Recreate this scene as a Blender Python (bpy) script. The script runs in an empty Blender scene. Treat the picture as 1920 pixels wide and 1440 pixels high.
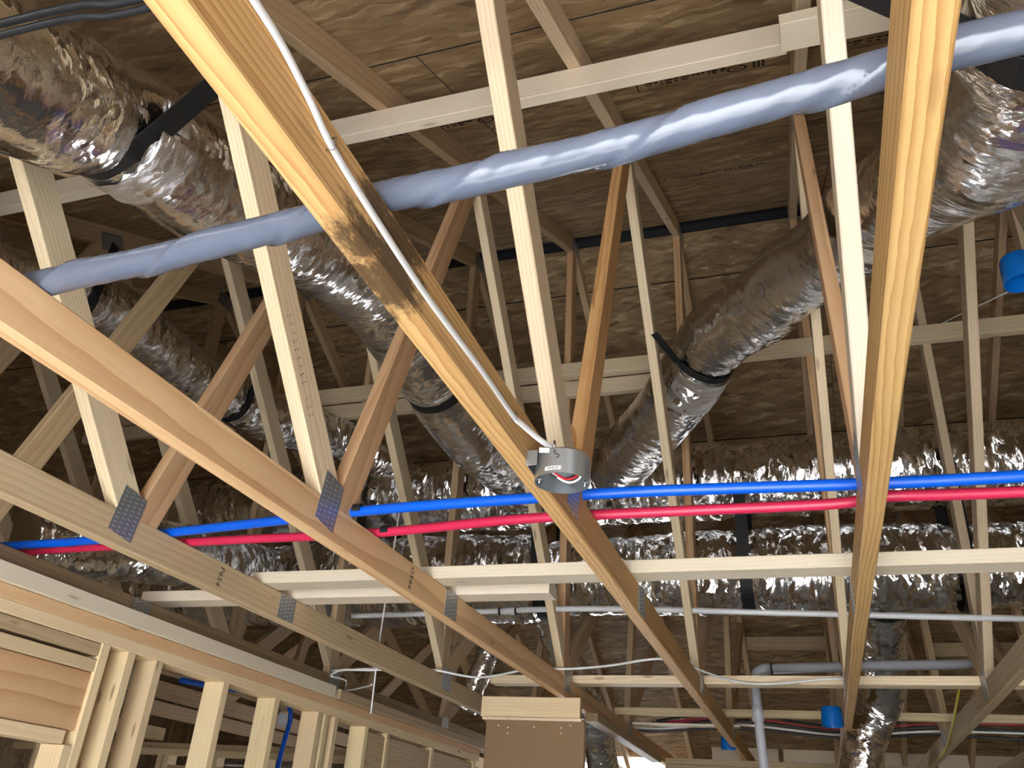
import bpy, bmesh, math, random
from mathutils import Vector, Matrix, noise

random.seed(7)
scene = bpy.context.scene
COL = scene.collection
V = Vector

# ------------------------------------------------------------------ camera
cam_data = bpy.data.cameras.new('camera')
cam_data.sensor_fit = 'HORIZONTAL'
cam_data.sensor_width = 36.0
cam_data.lens = 36.0 * 1577.0 / 1920.0
cam_data.clip_start = 0.02
cam_data.clip_end = 300
cam = bpy.data.objects.new('camera', cam_data)
COL.objects.link(cam)
cam.matrix_world = Matrix((
    (0.94815533, 0.09697229, 0.30265137, 0.0),
    (0.31111139, -0.47766837, -0.82160978, 0.0),
    (0.0648936, 0.87317198, -0.48307299, 1.85),
    (0, 0, 0, 1)))
scene.camera = cam

# ------------------------------------------------------------------ world, sun, exposure
world = bpy.data.worlds.new('sky')
scene.world = world
world.use_nodes = True
wn = world.node_tree.nodes
bg = wn['Background']
bg.inputs['Color'].default_value = (0.90, 0.95, 1.0, 1)
bg.inputs['Strength'].default_value = 3.2
sun_data = bpy.data.lights.new('sun', 'SUN')
sun_data.energy = 24.0
sun_data.color = (1.0, 0.985, 0.97)
sun_data.angle = math.radians(3)
sun = bpy.data.objects.new('sun', sun_data)
COL.objects.link(sun)
sun.rotation_euler = V((-0.20, 0.72, -0.80)).to_track_quat('-Z', 'Y').to_euler()   # sun from behind the camera, through the open front wall onto the floor
vs = scene.view_settings
vs.view_transform = 'Standard'
vs.look = 'None'
vs.exposure = 1.66
vs.gamma = 1.0
vs.use_curve_mapping = False
scene.cycles.caustics_reflective = False
scene.cycles.caustics_refractive = False
scene.cycles.diffuse_bounces = 4
# sampling portals in the real openings of the walls (they give off no light of their own)
def portal(name, loc, rot, sx, sy):
    d = bpy.data.lights.new(name, 'AREA')
    d.shape = 'RECTANGLE'
    d.size, d.size_y = sx, sy
    d.cycles.is_portal = True
    o = bpy.data.objects.new(name, d)
    COL.objects.link(o)
    o.location = loc
    o.rotation_euler = rot
portal('portal_front', (-0.1, -1.31, 1.1), (math.radians(90), 0, 0), 2.2, 2.2)
portal('portal_far', (-2.05, 8.91, 1.5), (math.radians(90), 0, math.radians(180)), 1.1, 1.2)

# ------------------------------------------------------------------ node helpers
def new_mat(name):
    m = bpy.data.materials.new(name)
    m.use_nodes = True
    nt = m.node_tree
    return m, nt, nt.nodes['Principled BSDF']

def N(nt, kind, **kw):
    n = nt.nodes.new(kind)
    for k, v in kw.items():
        if k in n.inputs:
            n.inputs[k].default_value = v
        else:
            setattr(n, k, v)
    return n

def L(nt, a, b):
    nt.links.new(a, b)

def math_n(nt, op, a, b=None, clamp=False):
    n = nt.nodes.new('ShaderNodeMath')
    n.operation = op
    n.use_clamp = clamp
    for i, v in enumerate((a, b)):
        if v is None:
            continue
        if isinstance(v, (int, float)):
            n.inputs[i].default_value = v
        else:
            L(nt, v, n.inputs[i])
    return n.outputs[0]

def vmath(nt, op, a, b):
    n = nt.nodes.new('ShaderNodeVectorMath')
    n.operation = op
    for i, v in enumerate((a, b)):
        if isinstance(v, (tuple, list)):
            n.inputs[i].default_value = v
        else:
            L(nt, v, n.inputs[i])
    return n.outputs[0]

def ramp(nt, fac, stops):
    r = nt.nodes.new('ShaderNodeValToRGB')
    cr = r.color_ramp
    while len(cr.elements) < len(stops):
        cr.elements.new(0.5)
    for e, (p, c) in zip(cr.elements, stops):
        e.position = p
        e.color = (c[0], c[1], c[2], 1)
    L(nt, fac, r.inputs['Fac'])
    return r.outputs['Color']

def mixc(nt, fac, a, b, mode='MIX'):
    n = nt.nodes.new('ShaderNodeMix')
    n.data_type = 'RGBA'
    n.blend_type = mode
    for i, v in ((0, fac), (6, a), (7, b)):
        if isinstance(v, (int, float)):
            n.inputs[i].default_value = v
        elif isinstance(v, (tuple, list)):
            n.inputs[i].default_value = (v[0], v[1], v[2], 1)
        else:
            L(nt, v, n.inputs[i])
    return n.outputs[2]

def bump(nt, bsdf, height, strength, dist):
    b = nt.nodes.new('ShaderNodeBump')
    b.inputs['Strength'].default_value = strength
    b.inputs['Distance'].default_value = dist
    L(nt, height, b.inputs['Height'])
    L(nt, b.outputs['Normal'], bsdf.inputs['Normal'])

def srgb(r, g, b):
    f = lambda c: ((c / 255 + 0.055) / 1.055) ** 2.4 if c > 10 else c / 255 / 12.92
    return (f(r), f(g), f(b))

def wood(name, early, late, knots=0.5, contrast=1.0, ring=34.0, stain=None):
    """sawn lumber: growth rings about a pith that lies beside the board; grain along local X, offset by object"""
    m, nt, b = new_mat(name)
    tc = N(nt, 'ShaderNodeTexCoord')
    oi = N(nt, 'ShaderNodeObjectInfo')
    rnd = oi.outputs['Random']
    off = N(nt, 'ShaderNodeCombineXYZ')
    L(nt, math_n(nt, 'MULTIPLY', rnd, 91.7), off.inputs['X'])
    L(nt, math_n(nt, 'ADD', math_n(nt, 'MULTIPLY', math_n(nt, 'FRACT', math_n(nt, 'MULTIPLY', rnd, 7.13)), 0.16), -0.08), off.inputs['Y'])
    L(nt, math_n(nt, 'ADD', math_n(nt, 'MULTIPLY', math_n(nt, 'FRACT', math_n(nt, 'MULTIPLY', rnd, 13.7)), 0.06), 0.03), off.inputs['Z'])
    p = vmath(nt, 'ADD', tc.outputs['Object'], off.outputs[0])
    low = N(nt, 'ShaderNodeTexNoise', Scale=1.0, Detail=1.0)
    L(nt, vmath(nt, 'MULTIPLY', p, (0.9, 3, 3)), low.inputs['Vector'])
    d = vmath(nt, 'MULTIPLY', vmath(nt, 'SUBTRACT', low.outputs['Color'], (0.5, 0.5, 0.5)), (0.0, 0.07, 0.07))
    q = vmath(nt, 'ADD', p, d)
    wv = N(nt, 'ShaderNodeTexWave', wave_type='RINGS', rings_direction='X', wave_profile='SAW', Scale=ring, Distortion=1.6, Detail=2.0)
    wv.inputs['Detail Scale'].default_value = 2.0
    L(nt, vmath(nt, 'MULTIPLY', q, (0.25, 1, 1)), wv.inputs['Vector'])
    fib = N(nt, 'ShaderNodeTexNoise', Scale=1.0, Detail=3.0)
    L(nt, vmath(nt, 'MULTIPLY', p, (9, 260, 260)), fib.inputs['Vector'])
    t = math_n(nt, 'MULTIPLY', math_n(nt, 'POWER', wv.outputs['Fac'], 1.6), 0.75 * contrast)
    t = math_n(nt, 'ADD', t, math_n(nt, 'MULTIPLY', math_n(nt, 'SUBTRACT', fib.outputs['Fac'], 0.5), 0.5))
    patch = N(nt, 'ShaderNodeTexNoise', Scale=1.0, Detail=3.0)
    L(nt, vmath(nt, 'MULTIPLY', p, (2.2, 14, 14)), patch.inputs['Vector'])
    t = math_n(nt, 'ADD', t, math_n(nt, 'MULTIPLY', math_n(nt, 'SUBTRACT', patch.outputs['Fac'], 0.5), 0.55), clamp=True)
    col = ramp(nt, t, [(0.0, early), (0.45, tuple(0.6 * a + 0.4 * c for a, c in zip(early, late))), (1.0, late)])
    # value and hue shift board by board
    hs = N(nt, 'ShaderNodeHueSaturation')
    L(nt, math_n(nt, 'ADD', math_n(nt, 'MULTIPLY', math_n(nt, 'FRACT', math_n(nt, 'MULTIPLY', rnd, 29.3)), 0.28), 0.86), hs.inputs['Value'])
    L(nt, math_n(nt, 'ADD', math_n(nt, 'MULTIPLY', math_n(nt, 'FRACT', math_n(nt, 'MULTIPLY', rnd, 53.1)), 0.012), 0.494), hs.inputs['Hue'])
    L(nt, col, hs.inputs['Color'])
    # knots
    vo = N(nt, 'ShaderNodeTexVoronoi', Scale=1.0)
    L(nt, vmath(nt, 'MULTIPLY', q, (3.2, 14, 14)), vo.inputs['Vector'])
    k = ramp(nt, vo.outputs['Distance'], [(0.0, (1, 1, 1)), (0.06, (0.8, 0.8, 0.8)), (0.11, (0, 0, 0))])
    kk = math_n(nt, 'MULTIPLY', k, knots)
    colk = mixc(nt, kk, hs.outputs['Color'], srgb(112, 72, 40))
    if stain:                            # mould blotch with its own outline, centred along the board
        sx = N(nt, 'ShaderNodeSeparateXYZ')
        L(nt, tc.outputs['Object'], sx.inputs[0])
        dx = math_n(nt, 'ABSOLUTE', math_n(nt, 'SUBTRACT', sx.outputs['X'], stain[0]))
        mk = math_n(nt, 'SUBTRACT', 1.0, math_n(nt, 'DIVIDE', dx, stain[1]), clamp=True)
        sn = N(nt, 'ShaderNodeTexNoise', Scale=26.0, Detail=6.0, Roughness=0.75)
        L(nt, vmath(nt, 'MULTIPLY', tc.outputs['Object'], (0.7, 1, 1.4)), sn.inputs['Vector'])
        sf = ramp(nt, math_n(nt, 'MULTIPLY', math_n(nt, 'ADD', sn.outputs['Fac'], 0.12), math_n(nt, 'POWER', mk, 0.35)), [(0.42, (0, 0, 0)), (0.56, (1, 1, 1))])
        colk = mixc(nt, math_n(nt, 'MULTIPLY', sf, 0.85), colk, srgb(52, 38, 28))
    L(nt, colk, b.inputs['Base Color'])
    b.inputs['Roughness'].default_value = 0.62
    b.inputs['Specular IOR Level'].default_value = 0.3
    h = math_n(nt, 'ADD', math_n(nt, 'MULTIPLY', wv.outputs['Fac'], 0.4), fib.outputs['Fac'])
    bump(nt, b, h, 0.25, 0.0008)
    return m

PALE = wood('wood_spruce_pale', srgb(240, 226, 202), srgb(212, 186, 148), 0.5, 0.35)
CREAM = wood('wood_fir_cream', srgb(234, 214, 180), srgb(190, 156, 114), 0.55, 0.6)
YELLOW = wood('wood_pine_yellow', srgb(216, 176, 118), srgb(166, 114, 60), 0.3, 1.0, 30)
ORANGE = wood('wood_pine_orange', srgb(226, 188, 144), srgb(184, 130, 84), 0.5, 0.8, 8)
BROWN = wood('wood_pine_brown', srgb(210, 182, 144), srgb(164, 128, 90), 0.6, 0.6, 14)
GREYED = wood('wood_weathered', srgb(196, 174, 138), srgb(150, 124, 88), 0.7, 0.6, 18)
YSTAIN = wood('wood_pine_yellow_mouldy', srgb(216, 176, 118), srgb(166, 114, 60), 0.3, 1.0, 30, (-3.06, 0.17))
STUD = wood('wood_stud', srgb(238, 216, 174), srgb(206, 170, 118), 0.7, 0.45)

def plain(name, col, rough=0.5, metal=0.0, spec=0.5):
    m, nt, b = new_mat(name)
    n = N(nt, 'ShaderNodeTexNoise', Scale=30.0, Detail=2.0)
    tc = N(nt, 'ShaderNodeTexCoord')
    L(nt, tc.outputs['Object'], n.inputs['Vector'])
    c = mixc(nt, math_n(nt, 'MULTIPLY', n.outputs['Fac'], 0.35), col, tuple(x * 0.72 for x in col))
    L(nt, c, b.inputs['Base Color'])
    b.inputs['Roughness'].default_value = rough
    b.inputs['Metallic'].default_value = metal
    b.inputs['Specular IOR Level'].default_value = spec
    return m

BLUE = plain('plastic_blue', srgb(0, 96, 226), 0.35)
RED = plain('plastic_red', srgb(214, 44, 84), 0.38)
BOXBLUE = plain('box_blue', srgb(0, 104, 190), 0.4)
BLACK = plain('strap_black', (0.006, 0.006, 0.007), 0.65)
RUBBER = plain('cable_black', (0.02, 0.022, 0.026), 0.4)
WHITE = plain('cable_white', srgb(248, 248, 246), 0.4)
PVC = plain('pvc_white', srgb(226, 228, 230), 0.3)
GREYPVC = plain('pvc_grey', srgb(186, 187, 194), 0.4)
YCABLE = plain('cable_yellow', srgb(190, 176, 60), 0.45)
INK = plain('ink_black', srgb(38, 26, 16), 0.8)
FELT = plain('roofing_felt', (0.012, 0.014, 0.018), 0.7)
WIRERED = plain('wire_red', srgb(200, 24, 40), 0.4)
STEEL = plain('steel_bright', (0.62, 0.65, 0.68), 0.28, 1.0)
GALV = plain('steel_galvanised', (0.44, 0.47, 0.49), 0.36, 0.85)
DARK = plain('symbol_dark', (0.03, 0.025, 0.02), 0.9)  # dark colour of the ground symbol on the junction box

def gusset_mat():
    m, nt, b = new_mat('steel_tooth_plate')
    tc = N(nt, 'ShaderNodeTexCoord')
    br = N(nt, 'ShaderNodeTexBrick', Scale=1.0)
    br.offset = 0.5
    br.inputs['Color1'].default_value = (1, 1, 1, 1)
    br.inputs['Color2'].default_value = (0.8, 0.8, 0.8, 1)
    br.inputs['Mortar'].default_value = (0, 0, 0, 1)
    br.inputs['Mortar Size'].default_value = 0.0048
    br.inputs['Brick Width'].default_value = 0.0125
    br.inputs['Row Height'].default_value = 0.021
    sp = N(nt, 'ShaderNodeSeparateXYZ')
    L(nt, tc.outputs['Object'], sp.inputs[0])
    cb = N(nt, 'ShaderNodeCombineXYZ')
    L(nt, sp.outputs['Z'], cb.inputs['X'])
    L(nt, sp.outputs['Y'], cb.inputs['Y'])
    L(nt, cb.outputs[0], br.inputs['Vector'])
    no = N(nt, 'ShaderNodeTexNoise', Scale=60.0)
    L(nt, tc.outputs['Object'], no.inputs['Vector'])
    c = mixc(nt, no.outputs['Fac'], (0.66, 0.69, 0.70), (0.85, 0.87, 0.88))
    c = mixc(nt, br.outputs['Color'], (0.36, 0.38, 0.40), c)
    L(nt, c, b.inputs['Base Color'])
    b.inputs['Metallic'].default_value = 0.75
    b.inputs['Roughness'].default_value = 0.42
    bump(nt, b, br.outputs['Color'], 0.6, 0.001)
    return m
TOOTH = gusset_mat()

def osb_mat():
    m, nt, b = new_mat('osb_strand_board')
    tc = N(nt, 'ShaderNodeTexCoord')
    oi = N(nt, 'ShaderNodeObjectInfo')
    off = N(nt, 'ShaderNodeCombineXYZ')
    L(nt, math_n(nt, 'MULTIPLY', oi.outputs['Random'], 57.0), off.inputs['X'])
    L(nt, math_n(nt, 'MULTIPLY', oi.outputs['Random'], 23.0), off.inputs['Y'])
    p = vmath(nt, 'ADD', tc.outputs['Object'], off.outputs[0])
    wn_ = N(nt, 'ShaderNodeTexNoise', Scale=9.0, Detail=2.0)
    L(nt, p, wn_.inputs['Vector'])
    p = vmath(nt, 'ADD', p, vmath(nt, 'MULTIPLY', vmath(nt, 'SUBTRACT', wn_.outputs['Color'], (0.5, 0.5, 0.5)), (0.05, 0.05, 0.0)))
    fac, edge = None, None
    for i, (rot, sc, w) in enumerate(((0.06, (7, 34, 1), 0.5), (0.30, (9, 40, 1), 0.28), (-0.28, (8, 36, 1), 0.28))):
        mp = N(nt, 'ShaderNodeMapping')
        mp.inputs['Rotation'].default_value = (0, 0, rot)
        L(nt, p, mp.inputs['Vector'])
        vo = N(nt, 'ShaderNodeTexVoronoi', Scale=1.0)
        L(nt, vmath(nt, 'MULTIPLY', mp.outputs[0], sc), vo.inputs['Vector'])
        s = N(nt, 'ShaderNodeSeparateColor')
        L(nt, vo.outputs['Color'], s.inputs[0])
        v = math_n(nt, 'MULTIPLY', s.outputs[0], w)
        fac = v if fac is None else math_n(nt, 'ADD', fac, v)
    gr = N(nt, 'ShaderNodeTexNoise', Scale=1.0, Detail=4.0)
    L(nt, vmath(nt, 'MULTIPLY', p, (18, 220, 1)), gr.inputs['Vector'])
    t = math_n(nt, 'ADD', fac, math_n(nt, 'MULTIPLY', math_n(nt, 'SUBTRACT', gr.outputs['Fac'], 0.5), 0.5), clamp=True)
    col = ramp(nt, t, [(0.05, srgb(92, 72, 48)), (0.40, srgb(148, 122, 88)), (0.7, srgb(172, 146, 108)), (0.95, srgb(212, 190, 152))])
    big = N(nt, 'ShaderNodeTexNoise', Scale=3.0, Detail=3.0)
    L(nt, p, big.inputs['Vector'])
    col = mixc(nt, math_n(nt, 'MULTIPLY', big.outputs['Fac'], 0.5), col, srgb(128, 98, 66))
    dk = N(nt, 'ShaderNodeTexNoise', Scale=1.0, Detail=3.0)
    L(nt, vmath(nt, 'MULTIPLY', p, (14, 60, 1)), dk.inputs['Vector'])
    dkm = ramp(nt, dk.outputs['Fac'], [(0.66, (0, 0, 0)), (0.74, (1, 1, 1))])
    col = mixc(nt, math_n(nt, 'MULTIPLY', dkm, 0.55), col, srgb(70, 46, 26))
    L(nt, col, b.inputs['Base Color'])
    b.inputs['Roughness'].default_value = 0.62
    bump(nt, b, t, 0.45, 0.002)
    return m
OSB = osb_mat()

def foil_mat(name, scale=1.0, rough=0.16, crinkle=0.5, tint=(0.80, 0.80, 0.80), facet=0.4):
    """metallised duct jacket: UV.x runs along the duct in metres, UV.y around it in metres; creased into small flat facets"""
    m, nt, b = new_mat(name)
    tc = N(nt, 'ShaderNodeTexCoord')
    uv = tc.outputs['UV']
    wob = N(nt, 'ShaderNodeTexNoise', Scale=9.0, Detail=3.0)
    L(nt, uv, wob.inputs['Vector'])
    uvw = vmath(nt, 'ADD', uv, vmath(nt, 'MULTIPLY', vmath(nt, 'SUBTRACT', wob.outputs['Color'], (0.5, 0.5, 0.5)), (0.11, 0.11, 0)))
    n1 = N(nt, 'ShaderNodeTexNoise', Scale=1.0, Detail=4.0, Roughness=0.6)
    n1.noise_type = 'RIDGED_MULTIFRACTAL'
    L(nt, vmath(nt, 'MULTIPLY', uv, (24 * scale, 7 * scale, 1)), n1.inputs['Vector'])
    n2 = N(nt, 'ShaderNodeTexNoise', Scale=1.0, Detail=3.0, Roughness=0.55)
    L(nt, vmath(nt, 'MULTIPLY', uv, (60 * scale, 30 * scale, 1)), n2.inputs['Vector'])
    h = math_n(nt, 'ADD', math_n(nt, 'MULTIPLY', n1.outputs['Fac'], 0.5), math_n(nt, 'MULTIPLY', n2.outputs['Fac'], 0.4))
    bp = N(nt, 'ShaderNodeBump', Strength=crinkle, Distance=0.012)
    L(nt, h, bp.inputs['Height'])
    nrm = bp.outputs['Normal']
    # where the jacket is creased and where it lies smooth
    area = N(nt, 'ShaderNodeTexNoise', Scale=1.0, Detail=2.0)
    L(nt, vmath(nt, 'MULTIPLY', uv, (4.5, 3.5, 1)), area.inputs['Vector'])
    amt = ramp(nt, area.outputs['Fac'], [(0.36, (0.25, 0.25, 0.25)), (0.6, (1, 1, 1))])
    for (sx, sy, k) in ((30, 9, 1.0), (70, 26, 0.7)):
        vo = N(nt, 'ShaderNodeTexVoronoi', Scale=1.0)
        L(nt, vmath(nt, 'MULTIPLY', uvw, (sx * scale, sy * scale, 1)), vo.inputs['Vector'])
        tilt = vmath(nt, 'MULTIPLY', vmath(nt, 'SUBTRACT', vo.outputs['Color'], (0.5, 0.5, 0.5)), (k * facet,) * 3)
        sc = nt.nodes.new('ShaderNodeVectorMath')
        sc.operation = 'MULTIPLY'
        L(nt, tilt, sc.inputs[0])
        L(nt, amt, sc.inputs[1])
        nrm = vmath(nt, 'ADD', nrm, sc.outputs[0])
    nn = nt.nodes.new('ShaderNodeVectorMath')
    nn.operation = 'NORMALIZE'
    L(nt, nrm, nn.inputs[0])
    L(nt, nn.outputs[0], b.inputs['Normal'])
    gn = N(nt, 'ShaderNodeTexNoise', Scale=1.0, Detail=2.0)
    L(nt, vmath(nt, 'MULTIPLY', uv, (5, 5, 1)), gn.inputs['Vector'])
    L(nt, mixc(nt, gn.outputs['Fac'], tuple(c * 0.85 for c in tint), tint), b.inputs['Base Color'])
    b.inputs['Metallic'].default_value = 1.0
    L(nt, math_n(nt, 'ADD', math_n(nt, 'MULTIPLY', gn.outputs['Fac'], 0.10), rough - 0.05), b.inputs['Roughness'])
    return m
FOIL = foil_mat('foil_duct', 1.0, 0.16, 0.5, (0.90, 0.90, 0.90), 0.62)
FOILSOFT = foil_mat('foil_duct_smooth', 1.1, 0.15, 0.35, (0.80, 0.80, 0.80), 0.32)
TAPE = foil_mat('foil_tape', 1.3, 0.42, 0.6, (0.99, 0.99, 1.0), 0.8)

def wrap_mat():
    m, nt, b = new_mat('pipe_wrap_grey')
    tc = N(nt, 'ShaderNodeTexCoord')
    n = N(nt, 'ShaderNodeTexNoise', Scale=14.0, Detail=3.0)
    L(nt, tc.outputs['UV'], n.inputs['Vector'])
    L(nt, mixc(nt, n.outputs['Fac'], srgb(86, 94, 110), srgb(108, 116, 134)), b.inputs['Base Color'])
    b.inputs['Roughness'].default_value = 0.24
    b.inputs['Coat Weight'].default_value = 0.25
    b.inputs['Coat Roughness'].default_value = 0.2
    bump(nt, b, n.outputs['Fac'], 0.4, 0.004)
    return m
WRAP = wrap_mat()

def board_mat(name, c1, c2):
    m, nt, b = new_mat(name)
    tc = N(nt, 'ShaderNodeTexCoord')
    n = N(nt, 'ShaderNodeTexNoise', Scale=2.5, Detail=5.0)
    L(nt, tc.outputs['Object'], n.inputs['Vector'])
    L(nt, mixc(nt, n.outputs['Fac'], c1, c2), b.inputs['Base Color'])
    b.inputs['Roughness'].default_value = 0.85
    bump(nt, b, n.outputs['Fac'], 0.1, 0.002)
    return m
GYP = board_mat('brown_fibreboard', srgb(150, 122, 92), srgb(134, 108, 80))
CONCRETE = board_mat('concrete', srgb(158, 158, 156), srgb(136, 136, 134))
EARTH = board_mat('pale_gravel_ground', srgb(190, 192, 194), srgb(164, 166, 170))
SIDING = board_mat('house_wrap', srgb(214, 214, 214), srgb(196, 198, 200))

# ------------------------------------------------------------------ object helpers
def link(name, mesh, mat=None, parent=None):
    o = bpy.data.objects.new(name, mesh)
    COL.objects.link(o)
    if mat is not None:
        if len(mesh.materials) == 0:
            mesh.materials.append(mat)
        elif mesh.materials[0] is not mat:
            o.material_slots[0].link = 'OBJECT'
            o.material_slots[0].material = mat
    if parent is not None:
        o.parent = parent
    return o

def tag(o, label=None, cat=None, group=None, kind=None):
    if label: o['label'] = label
    if cat: o['category'] = cat
    if group: o['group'] = group
    if kind: o['kind'] = kind
    return o

def empty(name, loc=(0, 0, 0)):
    o = bpy.data.objects.new(name, None)
    o.location = loc
    o.empty_display_size = 0.1
    COL.objects.link(o)
    return o

_bars = {}
def bar_mesh(l, w, h, c=0.0025):
    """chamfered bar, local X along the length, centred"""
    key = (round(l, 3), round(w, 4), round(h, 4), c)
    if key in _bars:
        return _bars[key]
    y, z = w / 2, h / 2
    ring = [(-y + c, -z), (y - c, -z), (y, -z + c), (y, z - c), (y - c, z), (-y + c, z), (-y, z - c), (-y, -z + c)]
    vs_ = [(-l / 2, a, b) for a, b in ring] + [(l / 2, a, b) for a, b in ring]
    fs = [(i, i + 8, (i + 1) % 8 + 8, (i + 1) % 8) for i in range(8)]
    fs += [tuple(range(8)), tuple(range(15, 7, -1))]
    me = bpy.data.meshes.new('bar')
    me.from_pydata(vs_, [], fs)
    me.update()
    bm = bmesh.new(); bm.from_mesh(me)
    bmesh.ops.recalc_face_normals(bm, faces=bm.faces)
    bm.to_mesh(me); bm.free()
    _bars[key] = me
    return me

def frame_matrix(p0, p1, up):
    x = (V(p1) - V(p0)).normalized()
    y = V(up).cross(x).normalized()
    z = x.cross(y)
    m = Matrix((x, y, z)).transposed().to_4x4()
    m.translation = (V(p0) + V(p1)) / 2
    return m

def bar(name, p0, p1, w, h, mat, parent=None, up=(0, 0, 1), c=0.0025):
    """bar from p0 to p1; w across, h along the up hint. The parent is unrotated; points are world points"""
    o = link(name, None or bar_mesh((V(p1) - V(p0)).length, w, h, c), mat, parent)
    mw = frame_matrix(p0, p1, up)
    if parent is not None:
        mw = Matrix.Translation(-parent.location) @ mw
    o.matrix_local = mw
    return o

def box_o(name, x0, x1, y0, y1, z0, z1, mat, parent=None, c=0.002):
    """axis box; local X along its longest side"""
    d = (x1 - x0, y1 - y0, z1 - z0)
    cx, cy, cz = (x0 + x1) / 2, (y0 + y1) / 2, (z0 + z1) / 2
    a = d.index(max(d))
    if a == 0:
        return bar(name, (x0, cy, cz), (x1, cy, cz), d[1], d[2], mat, parent, (0, 0, 1), c)
    if a == 1:
        return bar(name, (cx, y0, cz), (cx, y1, cz), d[0], d[2], mat, parent, (0, 0, 1), c)
    return bar(name, (cx, cy, z0), (cx, cy, z1), d[0], d[1], mat, parent, (0, 1, 0), c)

def spline(pts, step):
    """Catmull-Rom through pts, resampled about every step metres"""
    P = [V(p) for p in pts]
    if len(P) == 2:
        n = max(1, int((P[1] - P[0]).length / step))
        return [P[0].lerp(P[1], i / n) for i in range(n + 1)]
    P = [2 * P[0] - P[1]] + P + [2 * P[-1] - P[-2]]
    out = []
    for i in range(1, len(P) - 2):
        a, b, c, d = P[i - 1:i + 3]
        n = max(2, int((c - b).length / step))
        for k in range(n):
            t = k / n
            out.append(0.5 * ((2 * b) + (c - a) * t + (2 * a - 5 * b + 4 * c - d) * t * t + (3 * b - a - 3 * c + d) * t ** 3))
    out.append(P[-2])
    return out

def tube_mesh(name, path, radius, seg=12, closed=True, flat=1.0, side=None, ref=(0, 0, 1)):
    """tube along a list of points; radius a number or f(i, s, theta); flat squashes the binormal axis"""
    vs_, fs, uvs = [], [], []
    s = 0.0
    n = len(path)
    prev = None
    rows = []
    for i, p in enumerate(path):
        t = (path[min(i + 1, n - 1)] - path[max(i - 1, 0)]).normalized()
        if prev is None:
            r = V(ref)
            if abs(r.dot(t)) > 0.95:
                r = V((0, 1, 0)) if abs(t.y) < 0.9 else V((1, 0, 0))
            u = (r - t * r.dot(t)).normalized()
        else:
            u = (prev - t * prev.dot(t)).normalized()
        prev = u
        w = t.cross(u)
        if i:
            s += (p - path[i - 1]).length
        rows.append(s)
        for k in range(seg):
            th = 2 * math.pi * k / seg
            r = radius(i, s, th) if callable(radius) else radius
            vs_.append(p + u * (r * math.cos(th)) + w * (r * flat * math.sin(th)))
    R0 = radius if not callable(radius) else radius(0, 0, 0)
    loops = []
    for i in range(n - 1):
        for k in range(seg):
            k2 = (k + 1) % seg
            fs.append((i * seg + k, i * seg + k2, (i + 1) * seg + k2, (i + 1) * seg + k))
            a0, a1 = k / seg * 2 * math.pi * R0, (k + 1) / seg * 2 * math.pi * R0
            loops += [(rows[i], a0), (rows[i], a1), (rows[i + 1], a1), (rows[i + 1], a0)]
    if closed:
        fs.append(tuple(range(seg - 1, -1, -1)))
        fs.append(tuple((n - 1) * seg + k for k in range(seg)))
        loops += [(0, 0)] * (2 * seg)
    me = bpy.data.meshes.new(name)
    me.from_pydata([tuple(v) for v in vs_], [], fs)
    uvl = me.uv_layers.new(name='UVMap')
    flatuv = [c for l in loops for c in l]
    uvl.data.foreach_set('uv', flatuv)
    me.polygons.foreach_set('use_smooth', [len(p.vertices) == 4 for p in me.polygons])
    me.update()
    return me

def tube(name, pts, radius, mat, parent=None, seg=12, step=0.03, flat=1.0, ref=(0, 0, 1)):
    return link(name, tube_mesh(name, spline(pts, step), radius, seg, True, flat, None, ref), mat, parent)

def ribbon_mesh(name, pts, widths, width_dir, thick=0.0015):
    """strap: polyline pts swept with a constant width along width_dir (unit vector or list), thin but solid"""
    n = len(pts)
    vs_, fs = [], []
    for i, p in enumerate(pts):
        t = (pts[min(i + 1, n - 1)] - pts[max(i - 1, 0)]).normalized()
        wd = V(width_dir)
        wd = (wd - t * wd.dot(t)).normalized()
        nn = t.cross(wd)
        h = widths / 2
        vs_ += [p - wd * h - nn * thick, p + wd * h - nn * thick, p + wd * h + nn * thick, p - wd * h + nn * thick]
    for i in range(n - 1):
        for k in range(4):
            fs.append((i * 4 + k, i * 4 + (k + 1) % 4, (i + 1) * 4 + (k + 1) % 4, (i + 1) * 4 + k))
    fs += [(3, 2, 1, 0), tuple((n - 1) * 4 + k for k in range(4))]
    me = bpy.data.meshes.new(name)
    me.from_pydata([tuple(v) for v in vs_], [], fs)
    bm = bmesh.new(); bm.from_mesh(me)
    bmesh.ops.recalc_face_normals(bm, faces=bm.faces)
    bm.to_mesh(me); bm.free()
    me.update()
    return me

# ------------------------------------------------------------------ geometry of the roof
YR = 3.81                      # ridge
SL = 0.504                     # 6 in 12 pitch
CB, CT = 2.47, 2.559           # bottom chord, underside and top
def under(y):                  # underside of the rafters
    return 4.930 - SL * abs(y - YR)
def sheath(y):                 # underside of the sheathing
    return under(y) + 0.0997

# floor and outside ground
def slab(name, x0, x1, y0, y1, z, mat, th=0.1):
    o = box_o(name, x0, x1, y0, y1, z - th, z, mat)
    return tag(o, kind='structure')
slab('floor', -6.4, 4.4, -1.2, 8.8, 0.0, CONCRETE)
slab('ground', -40, 40, -40, 60, -0.15, EARTH)

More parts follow.
